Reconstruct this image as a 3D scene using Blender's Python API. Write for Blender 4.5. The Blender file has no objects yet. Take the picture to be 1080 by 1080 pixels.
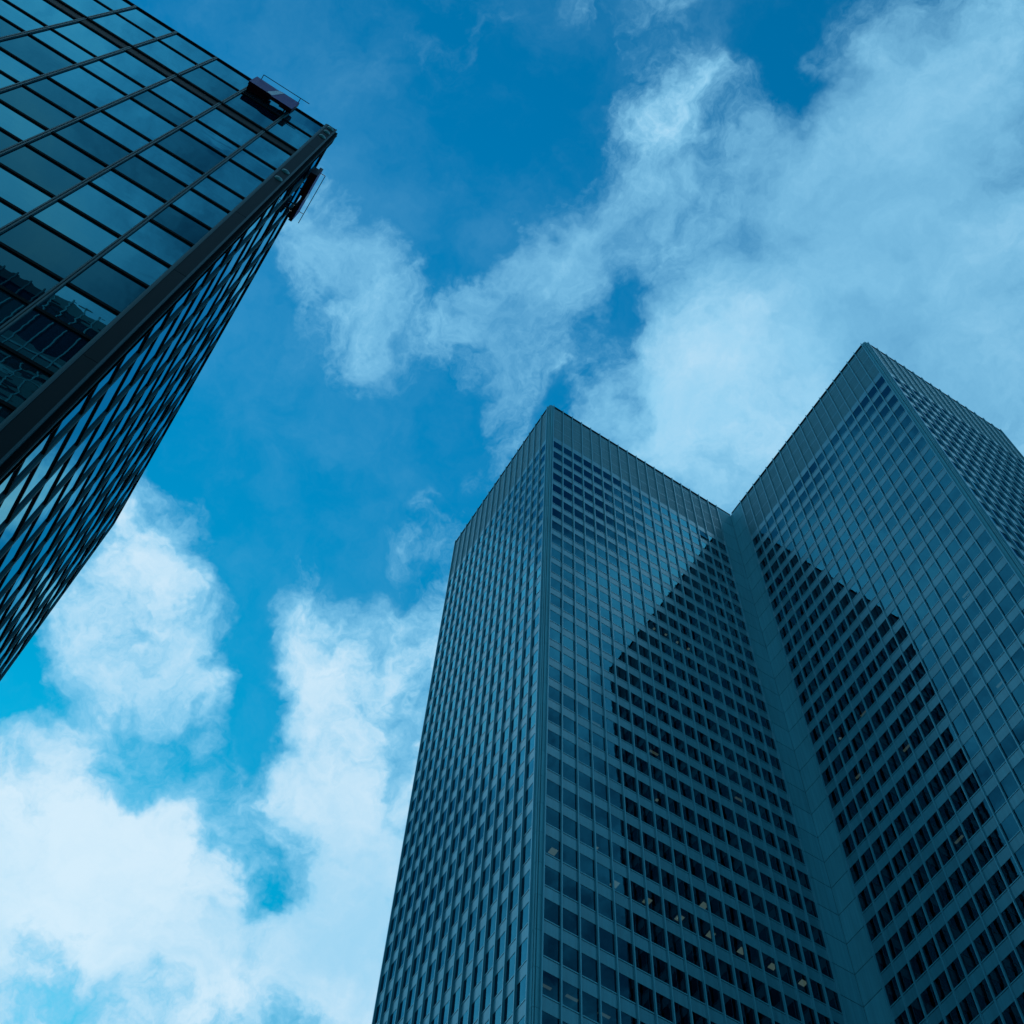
import bpy, math, random
from mathutils import Vector, Matrix
random.seed(7)
sc = bpy.context.scene
COL = sc.collection

# ------------------------------------------------------------------ camera
F = 1464.24
PITCH, YAW, ROLL = 2.72732, -0.485196, 0.0863682
CAM = Vector((0, 0, 1.6))
RM = Matrix.Rotation(YAW, 3, 'Z') @ Matrix.Rotation(PITCH, 3, 'X') @ Matrix.Rotation(ROLL, 3, 'Z')
cd = bpy.data.cameras.new('camera')
cam = bpy.data.objects.new('camera', cd)
COL.objects.link(cam)
cam.matrix_world = Matrix.Translation(CAM) @ RM.to_4x4()
cd.sensor_width = 36.0
cd.lens = F / 1080 * 36
cd.clip_start = 0.1
cd.clip_end = 6000
sc.camera = cam


def ray(px, py):
    """direction through a point of the 1080 px photograph"""
    return (RM @ Vector(((px - 540) / F, -(py - 540) / F, -1))).normalized()


def proj(P):
    q = RM.transposed() @ (Vector(P) - CAM)
    if q.z > -0.01:
        return None
    return 540 + F * q.x / -q.z, 540 - F * q.y / -q.z


# ------------------------------------------------------------------ light
SUN_EL = math.radians(38)
sc.view_settings.view_transform = 'Standard'
sc.view_settings.look = 'None'
sc.view_settings.exposure = 0.0
sc.view_settings.gamma = 1.0
sc.view_settings.use_curve_mapping = False
sc.cycles.use_denoising = True
sc.cycles.max_bounces = 8
sc.cycles.transparent_max_bounces = 12

sd = bpy.data.lights.new('sun', 'SUN')
sun = bpy.data.objects.new('sun', sd)
COL.objects.link(sun)
sd.energy = 2.0
sd.angle = math.radians(0.5)
sd.color = (1.0, 0.95, 0.88)
# the sun stands behind the towers (+Y): every face turned to the camera is in shade
sun.rotation_euler = Vector((0.0, 1.0, math.tan(SUN_EL))).to_track_quat('Z', 'Y').to_euler()

# ------------------------------------------------------------------ sky
world = bpy.data.worlds.new('World')
sc.world = world
world.use_nodes = True
wt = world.node_tree
for n in list(wt.nodes):
    wt.nodes.remove(n)
WN, WL = wt.nodes, wt.links


def wn(t, **kw):
    n = WN.new(t)
    for k, v in kw.items():
        setattr(n, k, v)
    return n


def sock(s, v):
    if isinstance(v, bpy.types.NodeSocket):
        WL.new(v, s)
    else:
        s.default_value = v


def wmath(op, a, b=0.0, clamp=False):
    n = wn('ShaderNodeMath', operation=op, use_clamp=clamp)
    sock(n.inputs[0], a)
    sock(n.inputs[1], b)
    return n.outputs[0]


def wvec(op, a, b):
    n = wn('ShaderNodeVectorMath', operation=op)
    sock(n.inputs[0], a)
    sock(n.inputs[1], b)
    return n.outputs['Value'] if op in ('DISTANCE', 'DOT_PRODUCT', 'LENGTH') else n.outputs[0]


def wscale(a, s):
    n = wn('ShaderNodeVectorMath', operation='SCALE')
    sock(n.inputs[0], a)
    sock(n.inputs['Scale'], s)
    return n.outputs[0]


def wrange(v, a, b, c=0.0, d=1.0, kind='SMOOTHSTEP'):
    n = wn('ShaderNodeMapRange', interpolation_type=kind)
    sock(n.inputs['Value'], v)
    for k, x in zip(('From Min', 'From Max', 'To Min', 'To Max'), (a, b, c, d)):
        sock(n.inputs[k], x)
    return n.outputs[0]


def wnoise(vec, scale, detail, rough=0.5, off=(0, 0, 0), color=False, lac=2.0):
    n = wn('ShaderNodeTexNoise')
    sock(n.inputs['Vector'], wvec('ADD', vec, off))
    n.inputs['Scale'].default_value = scale
    n.inputs['Detail'].default_value = detail
    n.inputs['Roughness'].default_value = rough
    n.inputs['Lacunarity'].default_value = lac
    return n.outputs['Color'] if color else n.outputs[0]


def wmix(f, a, b, blend='MIX'):
    n = wn('ShaderNodeMix', data_type='RGBA', blend_type=blend)
    sock(n.inputs['Factor'], f)
    sock(n.inputs['A'], a)
    sock(n.inputs['B'], b)
    return n.outputs['Result']


tc = wn('ShaderNodeTexCoord')
D0 = tc.outputs['Generated']
# drifting of the cloud edges
w1 = wscale(wvec('SUBTRACT', wnoise(D0, 5.0, 3, 0.55, (3, 1, 7), True), (0.5, 0.5, 0.5)), 0.11)
w2 = wscale(wvec('SUBTRACT', wnoise(D0, 22.0, 4, 0.6, (9, 4, 2), True), (0.5, 0.5, 0.5)), 0.06)
DW = wvec('ADD', wvec('ADD', D0, w1), w2)

# cloud masses of the bank: (x, y, radius, weight), x and y as directions through the photograph
CLOUDS = [
    # cumulus at the lower left: left column, right column, the mass below
    (135, 560, 70, .75), (120, 630, 95, .75), (165, 665, 70, .5), (125, 720, 80, .6), (205, 735, 50, .35),
    (15, 780, 75, .7), (60, 880, 110, .7), (120, 830, 90, .45), (40, 970, 130, .7), (170, 960, 110, .55), (110, 1050, 150, .6),
    (230, 790, 70, .3), (190, 860, 90, .35), (330, 1000, 130, .7), (260, 1060, 120, .35),
    (340, 640, 62, .55), (335, 720, 70, .5), (400, 690, 80, .65), (380, 790, 95, .6), (345, 880, 90, .6), (370, 950, 110, .5),
    (440, 600, 62, .5), (478, 535, 40, .38), (460, 680, 80, .5), (400, 1060, 150, .5),
    # wisps across the middle
    (345, 215, 60, .30), (345, 275, 62, .48), (395, 305, 66, .44), (400, 365, 60, .46), (420, 395, 40, .22), (480, 340, 62, .34), (530, 375, 66, .40),
    (535, 310, 55, .22), (545, 415, 40, .24), (310, 255, 40, .25), (595, 300, 80, .55), (575, 260, 60, .3),
    # streak running up to the top
    (630, 240, 80, .5), (680, 170, 85, .4), (700, 110, 80, .10), (640, 80, 90, .12), (660, 20, 90, .18), (740, 60, 80, .16), (600, 180, 50, .14),
    # the wide thin bank at the right
    (720, 240, 80, .32), (770, 170, 80, .30), (740, 330, 90, .55), (700, 400, 75, .45), (780, 410, 110, .6), (690, 460, 70, .55), (760, 500, 80, .6),
    (850, 250, 110, .42), (860, 350, 120, .45), (900, 160, 120, .45), (960, 250, 130, .45), (980, 90, 110, .5), (1050, 180, 130, .42),
    (1050, 330, 130, .45), (1000, 420, 120, .45), (1060, 20, 110, .5), (930, 30, 70, .25), (820, 130, 70, .15), (1070, 440, 90, .3), (900, 60, 60, .2),
    (620, 400, 48, .22), (645, 450, 40, .35),
    (1010, 300, 330, .16), (860, 360, 190, .10), (760, 430, 150, .16), (700, 330, 110, .10), (760, 180, 130, .14), (690, 60, 110, .10),
    (60, 950, 240, .3), (390, 760, 150, .2), (440, 340, 190, .20), (340, 250, 110, .10), (590, 280, 140, .16), (470, 60, 160, .10), (300, 480, 70, .12), (560, 470, 120, .10),
    # behind the towers
    (520, 950, 260, .8), (750, 750, 300, .8), (1000, 800, 300, .7),
    (725, 431, 100, .16), (800, 431, 120, .16), (175, 735, 65, .6), (210, 690, 45, .35), (110, 770, 60, .35), (20, 1090, 190, .8), (50, 1010, 190, 1.3), (230, 830, 60, .4), (255, 720, 40, .25), (215, 905, 60, .3), (70, 700, 60, .4), (60, 640, 60, .3), (400, 330, 90, .22), (480, 380, 80, .22), (570, 350, 80, .2), (330, 235, 60, .2),
    # blue openings
    (655, 322, 40, -.5), (628, 345, 34, -.4), (605, 395, 34, -.35), (760, 140, 50, -.25), (720, 40, 50, -.2), (685, 95, 50, -.22), (835, 30, 70, -.5), (870, 85, 50, -.35), (470, 180, 110, -.35), (272, 765, 60, -1.0), (240, 840, 50, -.8), (288, 910, 58, -1.3), (163, 790, 60, -.9), (120, 810, 40, -.4), (270, 950, 40, -.6), (30, 740, 40, -.25),
    (240, 590, 60, -.5), (255, 690, 45, -.5), (42, 705, 50, -.65), (30, 760, 30, -.2), (570, 90, 70, -.35), (330, 490, 100, -.5), (500, 250, 50, -.25),
    (235, 330, 60, -.35), (180, 480, 40, -.2), (760, 20, 40, -.2), (625, 375, 30, -.25), (590, 420, 40, -.3), (460, 440, 70, -.3), (375, 590, 45, -.25),
]
def wsat(v, a):
    """soft ceiling: a * (1 - exp(-v / a))"""
    return wmath('MULTIPLY', wmath('SUBTRACT', 1.0, wmath('EXPONENT', wmath('MULTIPLY', v, -1.0 / a))), a)


sums = {'heap': None, 'bank': None, 'gap': None}
for (x, y, r, wgt) in CLOUDS:
    key = 'gap' if wgt < 0 else 'heap' if (x < 500 and y > 500) or (x > 690 and y == 431) else 'bank'
    b = wrange(wvec('DISTANCE', DW, tuple(ray(x, y))), r * 1.3 / F, r * 0.1 / F, 0.0, wgt)
    sums[key] = b if sums[key] is None else wmath('ADD', sums[key], b)
heap = wsat(wmath('MULTIPLY', sums['heap'], 1.65), 1.4)
bank = wsat(wmath('MULTIPLY', sums['bank'], 1.55), 0.80)
dens = wmath('ADD', wmath('ADD', heap, bank), sums['gap'])
# elsewhere in the sky, out of the frame: broken cloud (it shows in the glass)
SKY_MASSES = [
    ((-.24, -.26, .935), .18, .38), ((-.15, -.40, .90), .16, .55), ((-.16, -.30, .94), .14, .25), ((-.40, -.35, .85), .3, .25),
    ((.21, -.31, .925), .07, -.25), ((.33, -.30, .90), .16, .50), ((.30, -.40, .86), .14, .3), ((.36, -.50, .80), .2, .05),
    ((-.335, .13, .935), .07, -.4), ((-.42, .20, .88), .14, .50), ((-.52, .24, .82), .22, .40), ((-.38, .10, .92), .1, -.2),
    ((-.20, .34, .92), .08, .25), ((-.225, .43, .87), .10, 1.4), ((-.29, .55, .78), .13, .45), ((-.6, .5, .6), .4, .5),
    ((-.7, -.4, .5), .5, .5), ((.2, -.8, .5), .5, .5), ((.8, -.4, .4), .5, .5),
]
out_of_frame = wrange(wvec('DISTANCE', D0, tuple(ray(540, 540))), 0.50, 0.60)
for (d, r, wgt) in SKY_MASSES:
    b = wrange(wvec('DISTANCE', DW, tuple(Vector(d).normalized())), r * 1.25, r * 0.15, 0.0, wgt)
    dens = wmath('ADD', dens, b)
broken = wmath('MULTIPLY', wrange(wnoise(DW, 2.6, 3, 0.5, (5, 5, 1)), 0.42, 0.66, 0.0, 0.45), out_of_frame)
dens = wmath('ADD', dens, broken)
SD = (ray(800, 40) - ray(560, 290)).normalized()
along = wn('ShaderNodeVectorMath', operation='SCALE')
along.inputs[0].default_value = tuple(SD)
sock(along.inputs['Scale'], wmath('MULTIPLY', wvec('DOT_PRODUCT', DW, tuple(SD)), 0.5))
DS = wvec('SUBTRACT', DW, along.outputs[0])
fine_heap = wnoise(DW, 8.0, 10, 0.62, (1, 8, 3))
fine_bank = wnoise(DS, 9.0, 10, 0.64, (4, 1, 5))
fmix = wn('ShaderNodeMix', data_type='FLOAT')
sock(fmix.inputs['Factor'], wrange(wmath('SUBTRACT', bank, heap), -0.1, 0.3))
sock(fmix.inputs['A'], fine_heap)
sock(fmix.inputs['B'], fine_bank)
fine = fmix.outputs['Result']
fine2 = wnoise(DW, 26.0, 7, 0.6, (4, 2, 6))
amp = wmath('MULTIPLY', wrange(dens, 0.0, 0.30, 0.35, 1.0), wrange(bank, 0.50, 0.78, 1.25, 0.50))
amp = wmath('MULTIPLY', amp, wrange(wvec('DISTANCE', D0, tuple(ray(1040, 270))), 0.08, 0.26, 0.40, 1.0))
amp = wmath('MULTIPLY', amp, wrange(out_of_frame, 0.0, 1.0, 1.0, 0.5))
fs = wmath('ADD', wmath('MULTIPLY', wmath('SUBTRACT', fine, 0.5), 2.9), wmath('MULTIPLY', wmath('SUBTRACT', fine2, 0.5), 1.0))
dens2 = wmath('ADD', dens, wmath('MULTIPLY', fs, amp))
alpha = wrange(dens2, 0.06, 1.08, 0.0, 0.95, 'SMOOTHSTEP')
veil = wmath('MULTIPLY', wrange(wnoise(DW, 6.0, 8, 0.62, (2, 6, 6)), 0.42, 0.75), 0.15)
alpha = wmath('ADD', alpha, wmath('MULTIPLY', veil, wmath('SUBTRACT', 1.0, alpha)), True)

sky = wn('ShaderNodeTexSky', sky_type='NISHITA')
sky.sun_disc = False
sky.sun_elevation = SUN_EL
sky.sun_rotation = 0.0      # towards +Y, as the sun lamp
sky.air_density = 1.0
sky.dust_density = 0.6
sky.ozone_density = 2.0
sep = wn('ShaderNodeSeparateXYZ')
sock(sep.inputs[0], D0)
blue = wmix(1.0, sky.outputs[0], (0.0, 1.13, 1.52, 1), 'MULTIPLY')
blue = wscale(blue, wrange(sep.outputs['Z'], 0.62, 0.97, 0.52, 1.05, 'LINEAR'))
# added boost: unseen clouds brightened to lift glass reflections and light on the facades
cloud_boost = wmath('MAXIMUM', out_of_frame, wrange(wvec('DISTANCE', D0, tuple(Vector((-.235, .44, .865)).normalized())), 0.16, 0.06))
shade = wrange(wnoise(DW, 5.0, 8, 0.6, (7, 3, 9)), 0.32, 0.62, 0.0, 1.0)
body = wrange(dens2, 0.65, 1.45, 0.0, 1.0)
lit = wmath('MULTIPLY', wmath('ADD', wmath('MULTIPLY', shade, 0.75), 0.25), body)
cloud = wmix(lit, (2.6, 6.3, 8.9, 1), (6.9, 8.7, 9.9, 1))
cloud = wscale(cloud, wmath('ADD', 1.0, wmath('MULTIPLY', cloud_boost, 1.2)))
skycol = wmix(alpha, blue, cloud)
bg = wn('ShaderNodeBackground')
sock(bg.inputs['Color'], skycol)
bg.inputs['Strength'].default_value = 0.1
wo = wn('ShaderNodeOutputWorld')
WL.new(bg.outputs[0], wo.inputs['Surface'])

# ------------------------------------------------------------------ materials


def mat(name):
    m = bpy.data.materials.new(name)
    m.use_nodes = True
    nt = m.node_tree
    b = nt.nodes['Principled BSDF']
    return m, nt, b


def metal(name, col, rough=0.45, metallic=0.0, var=0.12, streak=True, island=0.10, spec=0.5, scale=1.0):
    m, nt, b = mat(name)
    N, L = nt.nodes, nt.links
    tcn = N.new('ShaderNodeTexCoord')
    mp = N.new('ShaderNodeMapping')
    mp.inputs['Scale'].default_value = (2.2 * scale, 2.2 * scale, 0.07 * scale if streak else 2.2 * scale)
    L.new(tcn.outputs['Object'], mp.inputs['Vector'])
    nz = N.new('ShaderNodeTexNoise')
    nz.inputs['Scale'].default_value = 2.0
    nz.inputs['Detail'].default_value = 6
    nz.inputs['Roughness'].default_value = 0.6
    L.new(mp.outputs[0], nz.inputs['Vector'])
    r = N.new('ShaderNodeMapRange')
    r.inputs['From Min'].default_value = 0.25
    r.inputs['From Max'].default_value = 0.75
    r.inputs['To Min'].default_value = 1 - var
    r.inputs['To Max'].default_value = 1 + var
    L.new(nz.outputs[0], r.inputs['Value'])
    geo = N.new('ShaderNodeNewGeometry')
    r2 = N.new('ShaderNodeMapRange')
    r2.inputs['To Min'].default_value = 1 - island
    r2.inputs['To Max'].default_value = 1 + island
    L.new(geo.outputs['Random Per Island'], r2.inputs['Value'])
    mu = N.new('ShaderNodeMath')
    mu.operation = 'MULTIPLY'
    L.new(r.outputs[0], mu.inputs[0])
    L.new(r2.outputs[0], mu.inputs[1])
    sc_ = N.new('ShaderNodeVectorMath')
    sc_.operation = 'SCALE'
    sc_.inputs[0].default_value = col
    L.new(mu.outputs[0], sc_.inputs['Scale'])
    L.new(sc_.outputs[0], b.inputs['Base Color'])
    b.inputs['Roughness'].default_value = rough
    b.inputs['Metallic'].default_value = metallic
    b.inputs['Specular IOR Level'].default_value = spec
    b.inputs['Specular Tint'].default_value = (.25, .85, 1.0, 1)
    return m


def glass(name, ior, back, see=0.0, see_col=(.3, .5, .55), bump=0.0, bscale=(1, 1, 1), rough=0.0, tint=(0.08, 0.45, 0.62)):
    """facade glazing: Fresnel mirror over a dark room (see = share of it one sees into)"""
    m, nt, b = mat(name)
    N, L = nt.nodes, nt.links
    N.remove(b)
    fr = N.new('ShaderNodeFresnel')
    fr.inputs['IOR'].default_value = ior
    gl = N.new('ShaderNodeBsdfGlossy')
    gl.inputs['Roughness'].default_value = rough
    gl.inputs['Color'].default_value = (*tint, 1)
    df = N.new('ShaderNodeBsdfDiffuse')
    df.inputs['Color'].default_value = (*back, 1)
    base = df
    if see > 0:
        tr = N.new('ShaderNodeBsdfTransparent')
        tr.inputs['Color'].default_value = (*see_col, 1)
        mx0 = N.new('ShaderNodeMixShader')
        mx0.inputs[0].default_value = see
        L.new(df.outputs[0], mx0.inputs[1])
        L.new(tr.outputs[0], mx0.inputs[2])
        base = mx0
    mx = N.new('ShaderNodeMixShader')
    L.new(fr.outputs[0], mx.inputs[0])
    L.new(base.outputs[0], mx.inputs[1])
    L.new(gl.outputs[0], mx.inputs[2])
    L.new(mx.outputs[0], N['Material Output'].inputs['Surface'])
    if bump > 0:
        geo = N.new('ShaderNodeNewGeometry')
        mp = N.new('ShaderNodeMapping')
        mp.inputs['Scale'].default_value = bscale
        L.new(geo.outputs['Position'], mp.inputs['Vector'])
        nz = N.new('ShaderNodeTexNoise')
        nz.inputs['Scale'].default_value = 1.0
        nz.inputs['Detail'].default_value = 1.5
        L.new(mp.outputs[0], nz.inputs['Vector'])
        bp = N.new('ShaderNodeBump')
        bp.inputs['Strength'].default_value = 1.0
        bp.inputs['Distance'].default_value = bump
        L.new(nz.outputs[0], bp.inputs['Height'])
        L.new(bp.outputs[0], gl.inputs['Normal'])
        L.new(bp.outputs[0], fr.inputs['Normal'])
    return m


def plain(name, col, rough=0.6, metallic=0.0, spec=0.5):
    return metal(name, col, rough, metallic, var=0.08, streak=False, island=0.0, spec=spec)


M = {}
M['panel'] = metal('anodised_panel', (.029, .160, .200), 0.32, 0.0, .20, True, .12, spec=.8)
M['fin'] = metal('mullion_aluminium', (.042, .215, .265), 0.32, 0.0, .06, True, .05, spec=.8)
M['clad'] = metal('stone_cladding', (.046, .232, .280), 0.6, 0.0, .20, True, .07)
M['louvre'] = metal('louvre_metal', (.030, .142, .168), 0.5, 0.0, .12, True, .10)
M['dark'] = plain('black_backing', (.006, .014, .018), 0.7)
M['coping'] = plain('dark_coping', (.012, .04, .055), 0.6, spec=.1)
M['room'] = plain('dim_room', (.010, .018, .022), 0.8)
M['glass'] = glass('tower_glass', 1.85, (.0003, .0012, .002), 0.40, (.14, .28, .32), 0.0006, (2.0, 2.0, 1.2))
M['glassL'] = [
    glass('blinds_down_glass', 1.72, (.003, .020, .030), bump=0.0007, bscale=(1.3, 1.3, 1.6)),
    glass('half_dark_glass', 1.66, (.002, .012, .024), bump=0.0007, bscale=(1.3, 1.3, 1.6)),
    glass('bare_dark_glass', 1.22, (.001, .005, .014), bump=0.0007, bscale=(1.3, 1.3, 1.6)),
    glass('spandrel_glass', 1.72, (.003, .018, .028), bump=0.0014, bscale=(1.6, 1.6, 2.4)),
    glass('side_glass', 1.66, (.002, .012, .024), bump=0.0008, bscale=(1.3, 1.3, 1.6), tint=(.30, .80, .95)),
]
M['mulL'] = metal('grey_green_mullion', (.010, .064, .080), 0.5, 0.0, .08, True, .05, spec=.15)
M['tran'] = plain('black_transom', (.003, .007, .009), 0.7, spec=.02)
M['colL'] = metal('dark_corner_metal', (.001, .008, .012), 0.5, 0.0, .12, True, .06, spec=.03)
M['arris'] = plain('pale_trim', (.010, .050, .068), 0.5, spec=.1)
M['signP'] = plain('purple_sign_face', (.050, .020, .150), 0.5, spec=.12)
M['signD'] = plain('dark_red_sign_body', (.022, .002, .006), 0.5, spec=.1)
M['signE'] = plain('pale_emblem', (.30, .34, .42), 0.45)
M['steel'] = plain('dark_steel', (.012, .03, .04), 0.5)
M['plate'] = plain('pale_cover_plate', (.035, .15, .165), 0.4)
M['roof'] = plain('roof_gravel', (.25, .25, .24), 0.9)
M['plaza'] = metal('plaza_paving', (.22, .24, .25), 0.85, 0.0, .2, False, 0.0)
M['refl'] = metal('far_block_panel', (.04, .13, .14), 0.5, 0.0, .1, True, .1)
M['reflm'] = plain('far_block_mullion', (.24, .48, .52), 0.5)
M['reflg'] = glass('far_block_glass', 1.25, (.003, .008, .012), rough=0.0)


def lamp_mat(name, col, s):
    m, nt, b = mat(name)
    b.inputs['Base Color'].default_value = (.8, .8, .8, 1)
    b.inputs['Emission Color'].default_value = (*col, 1)
    b.inputs['Emission Strength'].default_value = s
    return m


M['lamp'] = lamp_mat('ceiling_lamp', (1.0, .84, .62), 0.75)
M['lampd'] = lamp_mat('dim_ceiling_lamp', (1.0, .84, .62), 0.42)

# ------------------------------------------------------------------ mesh helpers


class MB:
    def __init__(self):
        self.v, self.f, self.mi, self.mats = [], [], [], []

    def m(self, mt):
        if mt not in self.mats:
            self.mats.append(mt)
        return self.mats.index(mt)

    def box(self, x0, x1, y0, y1, z0, z1, mt):
        x0, x1 = sorted((x0, x1))
        y0, y1 = sorted((y0, y1))
        z0, z1 = sorted((z0, z1))
        b = len(self.v)
        self.v += [(x0, y0, z0), (x1, y0, z0), (x1, y1, z0), (x0, y1, z0), (x0, y0, z1), (x1, y0, z1), (x1, y1, z1), (x0, y1, z1)]
        k = self.m(mt)
        for q in ((0, 3, 2, 1), (4, 5, 6, 7), (0, 1, 5, 4), (1, 2, 6, 5), (2, 3, 7, 6), (3, 0, 4, 7)):
            self.f.append(tuple(b + i for i in q))
            self.mi.append(k)

    def poly(self, pts, mt):
        b = len(self.v)
        self.v += [tuple(p) for p in pts]
        self.f.append(tuple(range(b, b + len(pts))))
        self.mi.append(self.m(mt))

    def prism(self, outline, off, mt, mt_side=None, mt_back=None):
        """closed solid: outline of 3D points moved by the vector off (outline wound to face against off)"""
        b = len(self.v)
        n = len(outline)
        o = Vector(off)
        self.v += [tuple(p) for p in outline] + [tuple(Vector(p) + o) for p in outline]
        self.f.append(tuple(range(b, b + n)))
        self.mi.append(self.m(mt))
        self.f.append(tuple(range(b + 2 * n - 1, b + n - 1, -1)))
        self.mi.append(self.m(mt_back or mt))
        for i in range(n):
            j = (i + 1) % n
            self.f.append((b + i, b + n + i, b + n + j, b + j))
            self.mi.append(self.m(mt_side or mt))

    def tube(self, a, c, r, mt, n=8):
        a, c = Vector(a), Vector(c)
        d = (c - a).normalized()
        u = d.orthogonal().normalized()
        w = d.cross(u)
        ring = [a + r * (math.cos(2 * math.pi * i / n) * u + math.sin(2 * math.pi * i / n) * w) for i in range(n)]
        self.prism(list(reversed(ring)), c - a, mt)

    def build(self, name, parent=None, kind=None):
        me = bpy.data.meshes.new(name)
        me.from_pydata(self.v, [], self.f)
        for mt in self.mats:
            me.materials.append(mt)
        me.polygons.foreach_set('material_index', self.mi)
        me.update()
        o = bpy.data.objects.new(name, me)
        COL.objects.link(o)
        if parent:
            o.parent = parent
            o.matrix_parent_inverse = parent.matrix_world.inverted()
        if kind:
            o['kind'] = kind
        return o


def empty(name, loc, label, cat, group=None):
    o = bpy.data.objects.new(name, None)
    o.location = loc
    o.empty_display_size = 2
    COL.objects.link(o)
    o['label'] = label
    o['category'] = cat
    if group:
        o['group'] = group
    o.matrix_world = Matrix.Translation(loc)
    return o


class Face:
    """a vertical facade: origin, direction along (t), outward normal (n), both axis aligned"""

    def __init__(self, ox, oy, t, n):
        self.o, self.t, self.n = (ox, oy), t, n

    def p(self, s, d, z):
        return (self.o[0] + self.t[0] * s + self.n[0] * d, self.o[1] + self.t[1] * s + self.n[1] * d, z)

    def box(self, mb, s0, s1, z0, z1, d0, d1, mt):
        a, c = self.p(s0, d0, z0), self.p(s1, d1, z1)
        mb.box(a[0], c[0], a[1], c[1], z0, z1, mt)

    def quad(self, mb, s0, s1, z0, z1, d, mt, jit=0.0, dtop=0.0):
        j = [random.uniform(-jit, jit) for _ in range(4)]
        P = [self.p(s0, d + j[0], z0), self.p(s1, d + j[1], z0), self.p(s1, d + dtop + j[2], z1), self.p(s0, d + dtop + j[0] + j[2] - j[1], z1)]
        e1, e2 = Vector(P[1]) - Vector(P[0]), Vector(P[3]) - Vector(P[0])
        if e1.cross(e2).dot(Vector((*self.n, 0))) < 0:
            P.reverse()
        mb.poly(P, mt)
        return P


def area(P):
    q = [proj(p) for p in P]
    if any(a is None for a in q):
        return 0
    cx, cy = sum(a[0] for a in q) / 4, sum(a[1] for a in q) / 4
    if not (0 < cx < 1080 and 0 < cy < 1080):
        return 0
    return abs(sum(q[i][0] * q[(i + 1) % 4][1] - q[(i + 1) % 4][0] * q[i][1] for i in range(4))) / 2


def windows(items, root):
    """items: list of (quad corner points, material). The 100 that show largest become parts, the rest one part."""
    items = sorted(items, key=lambda it: -area(it[0]))
    for P, mt in items[:100]:
        mb = MB()
        mb.poly(P, mt)
        mb.build('window', root)
    mb = MB()
    for P, mt in items[100:]:
        mb.poly(P, mt)
    mb.build('window', root, 'stuff')


# ------------------------------------------------------------------ ground
g = MB()
g.poly([(-3000, -3000, 0), (3000, -3000, 0), (3000, 3000, 0), (-3000, 3000, 0)], M['plaza'])
go = g.build('ground')
go['kind'] = 'structure'

# ------------------------------------------------------------------ the two-winged tower
AX, AY, H = 33.7889, 55.3958, 187.776
BW, E, CL = 1.56252, 0.5556, 2.60869
FAR, DX = 26.0704, 24.6114
WT, FH, WH = 13.533, 3.7, 2.25
BX = AX + E + 18 * BW + CL
CY = AY - (CL + 18 * BW + E)
EX = BX + DX
FY = AY + FAR
tower = empty('office_tower', (AX, AY, 0), 'tall blue-grey office tower whose two stepped wings meet at a plain clad inner corner', 'tower',)
NFL = 47
tops = [H - WT - k * FH for k in range(NFL)]
LZ = H - WT + 1.45                      # foot of the louvre screen
FACES = {
    'AL': (Face(AX, AY, (0, 1), (-1, 0)), E, 16),
    'AB': (Face(AX, AY, (1, 0), (0, -1)), E, 18),
    'BC': (Face(BX, AY, (0, -1), (-1, 0)), CL, 18),
    'CD': (Face(BX, CY, (1, 0), (0, -1)), E, 15),
}
OPEN = ('AB', 15, 0)
fit_items = []
for key, (fc, s0, nb) in FACES.items():
    sp = MB()
    bk = MB()
    s1 = s0 + nb * BW
    for k in range(NFL + 1):
        zt = tops[k] if k < NFL else tops[-1] - FH
        zb = (tops[k - 1] - WH) if k else LZ      # bottom of the window above
        if zt < 4:
            break
        # dark rebate behind the spandrel, sill bar, panel
        fc.box(bk, s0, s1, zt + 0.015, zb - 0.02, -0.45, -0.03, M['dark'])
        if k:
            fc.box(sp, s0, s1, zb - 0.12, zb, -0.025, 0.03, M['fin'])
        for i in range(nb):
            a, c = s0 + i * BW + 0.012, s0 + (i + 1) * BW - 0.012
            fc.box(sp, a, c, zt, zb - (0.17 if k else 0.03), -0.025, random.uniform(-.004, .004), M['panel'])
        if k < NFL:
            for i in range(nb):
                a, c = s0 + i * BW, s0 + (i + 1) * BW
                z0, z1 = zt - WH, zt
                opened = (key, i, k) == OPEN
                if opened:
                    mb = MB()
                    P = fc.quad(mb, a + .06, c - .06, z0, z1, 0.17, M['glass'], 0, -0.19)
                    mb.build('opened_window', tower)
                    continue
                tmp = MB()
                P = fc.quad(tmp, a, c, z0, z1, -0.02, M['glass'], 0.0035)
                fit_items.append((P, M['glass']))
    # the plinth of the facade down to the ground
    fc.box(sp, s0, s1, 0.0, (tops[-1] - FH) - .02 if tops[-1] - FH > 0 else .5, -0.3, -0.02, M['panel'])
    sp.build('spandrel_cladding', tower)
    bk.build('spandrel_backing', tower)
    # louvre screen under the roof
    lv = MB()
    fc.box(lv, s0, s1, LZ, H - 0.55, -0.5, -0.16, M['dark'])
    zz = LZ + .02
    n = 0
    while zz < H - 0.75:
        if n % 14 == 13:                  # transom between the louvre fields
            fc.box(lv, s0, s1, zz, zz + 0.20, -0.14, 0.015, M['panel'])
            zz += 0.24
        else:
            for i in range(nb):
                a, c = s0 + i * BW + .03, s0 + (i + 1) * BW - .03
                fc.box(lv, a, c, zz, zz + .215, -.15, random.uniform(-.006, .0), M['louvre'])
            zz += .25
        n += 1
    lv.build('louvre_screen', tower)
    # mullions: stem and flange, one piece from pavement to above the roof edge
    for i in range(nb + 1):
        mb = MB()
        s = s0 + i * BW
        fc.box(mb, s - .035, s + .035, 0.02, H + .14, -0.12, 0.15, M['fin'])
        fc.box(mb, s - .052, s + .052, 0.02, H + .14, 0.15, 0.195, M['fin'])
        mb.build('mullion', tower)

# glazing
windows(fit_items, tower)


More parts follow.
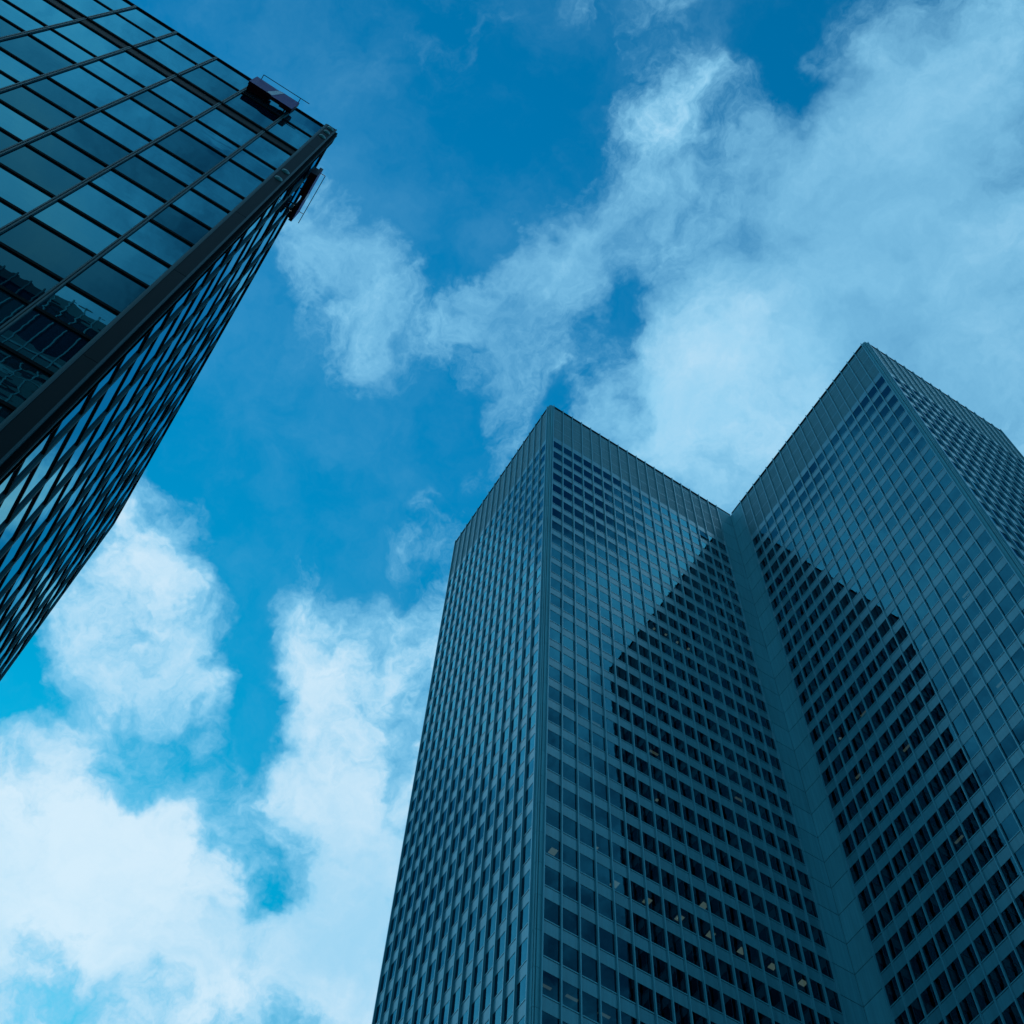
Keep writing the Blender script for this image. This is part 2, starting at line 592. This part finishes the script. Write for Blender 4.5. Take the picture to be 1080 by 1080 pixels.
def corner(x, y, sx, sy, name):
    """corner column: x,y the outer corner; sx,sy point into the building"""
    mb = MB()
    jt = 0.035
    z = 0.02
    mb.box(x + sx * .14, x + sx * (E + .1), y + sy * .14, y + sy * (E + .1), 0, H + .1, M['coping'])
    zs = [0.02] + [t for t in reversed(tops)] + [H - WT + 5.1, H - WT + 9.2, H + .05]
    for a, c in zip(zs[:-1], zs[1:]):
        if c - a < .2:
            continue
        mb.box(x + sx * .20, x + sx * (E - .035), y, y + sy * .12, a + jt, c, M['clad'])
        mb.box(x, x + sx * .12, y + sy * .20, y + sy * (E - .035), a + jt, c, M['clad'])
        mb.box(x + sx * .055, x + sx * .135, y + sy * .055, y + sy * .135, a + jt, c, M['clad'])
    mb.build(name, tower)


corner(AX, AY, 1, 1, 'corner_column')
corner(BX, CY, 1, 1, 'corner_column')
corner(AX, FY, 1, -1, 'corner_column')
corner(EX, CY, -1, 1, 'corner_column')
# plain cladding of the inner corner
mb = MB()
zs = [0.02] + list(reversed(tops)) + [H - WT + 5.1, H - WT + 9.2, H - .25]
for i, (a, c) in enumerate(zip(zs[:-1], zs[1:])):
    mb.box(BX - CL + .05, BX - .01, AY + .004, AY + .2, a + .08, c, M['clad'])
    mb.box(BX + .004, BX + .2, AY - CL + .05, AY - .01, a + .08, c, M['clad'])
mb.box(BX - CL, BX + .4, AY + .04, AY + .45, 0, H - .3, M['coping'])
mb.box(BX + .04, BX + .45, AY - CL, AY + .038, 0, H - .3, M['coping'])
mb.build('corner_cladding', tower)
# rear walls, roof, parapet coping
mb = MB()
mb.box(EX - .4, EX, CY + E + .01, FY - .01, 0, H, M['panel'])
mb.box(AX + E + .01, EX - .41, FY - .4, FY, 0, H, M['panel'])
mb.build('rear_wall', tower)
mb = MB()
mb.box(AX + .5, BX + .3, AY + .5, FY - .41, H - 1.3, H - 1.0, M['roof'])
mb.box(BX + .31, EX - .41, CY + .5, FY - .41, H - 1.3, H - 1.0, M['roof'])
mb.build('roof', tower)
mb = MB()
for key, (fc, s0, nb) in FACES.items():
    lo = -.02 if key in ('AB', 'BC') else E
    ln = {'AL': FAR - E, 'AB': BX - AX, 'BC': AY - CY, 'CD': DX - E}[key]
    a = E + .0 if key != 'BC' else .32
    c = {'AL': FAR - E, 'AB': BX - AX - .0, 'BC': (AY - CY) - E, 'CD': DX - E}[key]
    fc.box(mb, a, c, H - .48, H - .10, -0.40, -0.10, M['coping'])
    fc.box(mb, a, c, H - .098, H + .05, -0.42, 0.06, M['coping'])
mb.build('parapet_coping', tower)
# floors and core behind the glass
mb = MB()
for k in range(NFL):
    z = tops[k] + .30
    mb.box(AX + .47, BX + .47, AY + .47, FY - .5, z, z + .35, M['room'])
    mb.box(BX + .48, EX - .5, CY + .47, FY - .5, z, z + .35, M['room'])
mb.build('floor_slab', tower)
mb = MB()
mb.box(AX + 6, BX + 6, AY + 6, FY - 5, 0, H - 2, M['room'])
mb.box(BX + 6.01, EX - 6, CY + 6, FY - 5, 0, H - 2, M['room'])
mb.build('core_wall', tower)

# lit ceiling lamps seen through the panes
LIT = [(690.8, 661.7, 0), (702.4, 669, 0), (715, 676.2, 0), (727, 683, 0), (917.9, 535.8, 1), (907.8, 573.5, 1), (971.4, 545.8, 0), (994.4, 517.8, 0),
       (834.5, 642.8, 1), (1018.6, 626.4, 1), (976, 677.5, 1), (628.4, 763.3, 1), (689.5, 793.6, 1), (692.7, 843.5, 0), (629.2, 894, 0), (583.3, 897.7, 2),
       (648.3, 932, 2), (682.6, 950, 2), (716.6, 968, 2), (575, 1039.6, 1), (603.2, 1052.2, 1), (637, 1070, 1), (779.5, 842.8, 1), (742.3, 954.8, 2),
       (716.3, 967.5, 0), (749.5, 985.5, 2), (782.4, 1002.5, 2), (814.9, 1018.8, 2), (847, 1036, 2), (956.5, 788.3, 1), (911.3, 752, 1), (886, 778.5, 0),
       (906, 817.2, 1), (1011.4, 885, 1), (1055, 720.7, 1)]
for (px, py, kind) in LIT:
    d = ray(px, py)
    tA, tB = (AY + .09 - CAM.y) / d.y, (BX + .09 - CAM.x) / d.x
    PA, PB = CAM + tA * d, CAM + tB * d
    onA = PA.x < BX
    P, key = (PA, 'AB') if onA else (PB, 'BC')
    fl = [t for t in tops if t - WH - 1.6 < P.z < t + .1]
    if not fl:
        continue
    zc = fl[-1] + .27
    Q = P + d * ((zc - P.z) / d.z)
    if (Q.y - AY if onA else Q.x - BX) < .62:      # keep it clear of the spandrel
        if onA:
            Q.y = AY + .75
        else:
            Q.x = BX + .75
    mb = MB()
    hx, hy = ((.13, .13), (.48, .12), (.30, .30))[kind]
    if key == 'BC':
        hx, hy = hy, hx
    mb.box(Q.x - hx, Q.x + hx, Q.y - hy, Q.y + hy, zc - .06, zc + .03, M['lamp'] if kind != 1 else M['lampd'])
    mb.box(Q.x - hx - .03, Q.x + hx + .03, Q.y - hy - .03, Q.y + hy + .03, zc - .04, zc + .028, M['room'])
    mb.build('ceiling_lamp', tower)

# ------------------------------------------------------------------ the dark glass tower at the left
LX, LY, LH = -2.75077, 10.3719, 50.7804
LB, LC, CW, S1, LBS, LFAR = 1.5296, 1.1961, 0.38088, 1.00426, 1.50211, 17.751
K = 3.7 / 2.114
steps = [0, 1.394, 1.647, .418, 1.451, 1.011, 1.479, .993, 1.134, .98]
while len(steps) < 31:
    steps += [1.134, .98]
zl, acc = [], 0
for q in steps:
    acc += q * K
    if LH - acc > .3:
        zl.append(LH - acc)
block = empty('glass_tower', (LX, LY, 0), 'dark blue glass tower with black transoms, a heavy corner post and two roof edge signs', 'tower')
NF = 11
front = Face(LX, LY, (-1, 0), (0, -1))
side = Face(LX, LY, (0, 1), (1, 0))
fs_ = [CW] + [CW + LC + i * LB for i in range(NF)]
ss_ = [CW] + [CW + S1 + i * LBS for i in range(11)] + [LFAR]
rnd = random.Random(3)
NAVY = set()
panes = []
for fc, sl in ((front, fs_), (side, ss_)):
    for i in range(len(sl) - 1):
        for k in range(len(zl) - 1):
            z1, z0 = zl[k], zl[k + 1]
            if fc is front and k == 2:
                continue
            short = (z1 - z0) < 1.85 and k > 3
            r = rnd.random()
            if short:
                mt = M['glassL'][3] if r < .8 else M['glassL'][2]
            else:
                mt = M['glassL'][0] if r < .68 else M['glassL'][1] if r < .86 else M['glassL'][2]
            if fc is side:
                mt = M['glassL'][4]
            P = fc.quad(MB(), sl[i], sl[i + 1], z0, z1, -0.012, mt, 0.002)
            panes.append((P, mt))
windows(panes, block)
for fc, sl in ((front, fs_), (side, ss_)):
    for k, z in enumerate(zl):
        if k == 0:
            continue
        mb = MB()
        if fc is front and k == 2:
            fc.box(mb, sl[0] + .02, sl[-1], zl[3] + .05, zl[2] - .10, -.10, .02, M['colL'])
            fc.box(mb, sl[0] + .02, sl[-1], zl[2] - .10, zl[2] + .06, -.10, .06, M['tran'])
            mb.build('roof_channel', block)
            continue
        fc.box(mb, sl[0] + .02, sl[-1] - .002, z - .058, z + .058, -.08, .02, M['tran'])
        mb.build('transom', block)
    for i, s in enumerate(sl[1:]):
        mb = MB()
        t0 = LH - .0
        fc.box(mb, s - .043, s - .011, .02, t0, -.1, .036, M['mulL'])
        fc.box(mb, s + .011, s + .043, .02, t0, -.1, .036, M['mulL'])
        fc.box(mb, s - .011, s + .011, .02, t0 - .01, -.1, .024, M['colL'])
        mb.build('mullion', block)
# corner post with trims
mb = MB()
zj = [0.02, 6, 12, 18, 24, 30, 36, 42, 46.5, LH + .02]
for a, c in zip(zj[:-1], zj[1:]):
    mb.box(LX - CW + .03, LX - .03, LY - .13, LY + CW - .03, a + .02, c, M['colL'])
mb.box(LX - CW + .05, LX + .10, LY - .05, LY + CW - .05, 0, LH, M['tran'])
mb.box(LX - .027, LX + .10, LY + .03, LY + CW - .03, .02, LH + .01, M['colL'])
post = mb.build('corner_post', block)
mb = MB()
mb.box(LX - .028, LX + .02, LY - .14, LY - .09, .02, LH + .03, M['arris'])
mb.box(LX - CW + .03, LX - CW + .055, LY - .14, LY - .125, .02, LH + .03, M['arris'])
mb.box(LX - CW - .03, LX - CW + .028, LY - .12, LY - .02, .02, LH + .03, M['mulL'])
mb.box(LX + .105, LX + .125, LY + .03, LY + .06, .02, LH + .02, M['arris'])
mb.build('corner_trim', post)
for z in (50.35, 49.55, 48.6, 42.0, 40.9):
    mb = MB()
    c = Vector((LX - CW / 2 + .02, LY - .13, z))
    seg, rg, R = 18, 5, .13          # domed cover
    for a in range(rg):
        t0, t1 = math.pi / 2 * a / rg, math.pi / 2 * (a + 1) / rg
        for q in range(seg):
            p0, p1 = 2 * math.pi * q / seg, 2 * math.pi * (q + 1) / seg

            def S(t, p):
                return c + Vector((R * math.cos(t) * math.cos(p), -R * .55 * math.sin(t), R * math.cos(t) * math.sin(p)))
            mb.poly([S(t0, p0), S(t0, p1), S(t1, p1)] + ([S(t1, p0)] if a < rg - 1 else []), M['plate'])
    mb.build('cover_plate', post)
# roof edge, roof, rear
mb = MB()
front.box(mb, CW + .02, fs_[-1], LH - .07, LH + .04, -.3, .035, M['tran'])
side.box(mb, CW + .02, LFAR, LH - .07, LH + .04, -.3, .035, M['tran'])
mb.build('roof_coping', block)
mb = MB()
XL = LX - fs_[-1]
mb.box(XL + .01, LX - .31, LY + .31, LY + LFAR - .01, LH - .8, LH - .5, M['roof'])
mb.build('roof', block)
mb = MB()
mb.box(XL, LX - .1, LY + LFAR - .3, LY + LFAR, 0, LH, M['colL'])
mb.box(XL - .3, XL - .001, LY, LY + LFAR, 0, LH, M['colL'])
mb.box(LX - .09, LX + .02, LY + LFAR + .002, LY + LFAR + .05, 0, LH - .05, M['colL'])
mb.build('rear_wall', block)


def sign(name, fc, sa, sb, z0, z1, o, label, mirror=False):
    """boxed roof sign carried off the facade on brackets"""
    root = empty(name, fc.p((sa + sb) / 2, 0, z0), label, 'sign', 'rooftop signs on the dark glass tower')
    L = sb - sa

    def P(u, d, z):
        u = 1 - u if mirror else u
        return Vector(fc.p(sa + u * L, d, z))
    n = Vector((*fc.n, 0))
    out = [(0, z0), (.40, z0), (.54, z0 - .16), (1, z0 - .16), (1, z1 + .03), (.60, z1 + .03), (.50, z1 - .07), (.0, z1)]
    mb = MB()
    mb.prism([P(u, o, z) for u, z in out], -n * .12, M['signP'], M['signD'], M['signD'])
    mb.build('sign_panel', root)
    mb = MB()
    em = [(.40, z0 + .04), (.52, z0 - .10), (.64, z1 - .06), (.53, z1 - .12)]
    mb.prism([P(u, o + .015, z) for u, z in em], -n * .02, M['signE'])
    mb.build('emblem', root)
    mb = MB()
    for u in (.0, .72):
        w = .5 if u == 0 else .27
        a, c = P(u + .01, (.05 if u == 0 else .12), z0 + .05), P(u + w, o - .125, z1 - .30)
        mb.box(a.x, c.x, a.y, c.y, a.z, c.z, M['signD'])
    mb.build('back_box', root)
    for u in (.10, .40, .86):
        mb = MB()
        for z in (z0 + .18, z1 - .25):
            mb.tube(P(u, .0, z), P(u, o - .10, z), .028, M['steel'])
        mb.tube(P(u, .02, z0 + .1), P(u, o - .14, z1 - .2), .02, M['steel'])
        mb.build('bracket', root)
    mb = MB()
    e = 1.18
    mb.tube(P(.10, o + .16, z1 + .02), P(e, o + .16, z1 + .02), .013, M['steel'])
    mb.tube(P(.10, o - .05, z1), P(.10, o + .165, z1 + .02), .013, M['steel'])
    mb.tube(P(.97, o - .05, z1), P(.97, o + .165, z1 + .02), .013, M['steel'])
    mb.build('lamp_rail', root)
    return root


sign('roof_sign', front, -( -4.22 - LX), -(-5.86 - LX), 48.97, 50.25, .33,
     'purple boxed roof sign standing off the broad front face of the dark glass tower', mirror=True)
sign('roof_sign', side, 1.15, 2.95, 48.9, 50.2, .31,
     'dark red roof sign seen edge-on against the sky, round the corner post')

# ------------------------------------------------------------------ the block behind the viewer (seen only mirrored in the lowest panes)
blk = empty('mirrored_office_block', (-20, -25, 0), 'office block with pale mullions mirrored in the lowest left panes', 'building')
BF = Face(-50, -25, (1, 0), (0, 1))
BWID, BHT = 56, 108.7
mb = MB()
mb.box(-50, -50 + BWID, -45, -25.4, 0, BHT - .3, M['dark'])
BF.box(mb, 0, BWID, BHT - 1.6, BHT, -.4, 0, M['refl'])
z = BHT - 1.6 - 8.5
gq = MB()
BF.quad(gq, 0, BWID, z, BHT - 1.6, -.15, M['reflg'])
while z > 4:
    BF.box(mb, 0, BWID, z - 2.6, z, -.4, 0, M['refl'])
    BF.box(mb, 0, BWID, z - 1.2, z - .9, 0, .08, M['reflm'])
    BF.quad(gq, 0, BWID, z - 4.0, z - 2.6, -.15, M['reflg'])
    z -= 4.0
mb.build('facade', blk)
gq.build('glazing', blk)
for i in range(48):
    m_ = MB()
    BF.box(m_, i * 1.17 + .02, i * 1.17 + .13, 0, BHT + .1, .002, .18, M['reflm'])
    m_.build('mullion', blk)
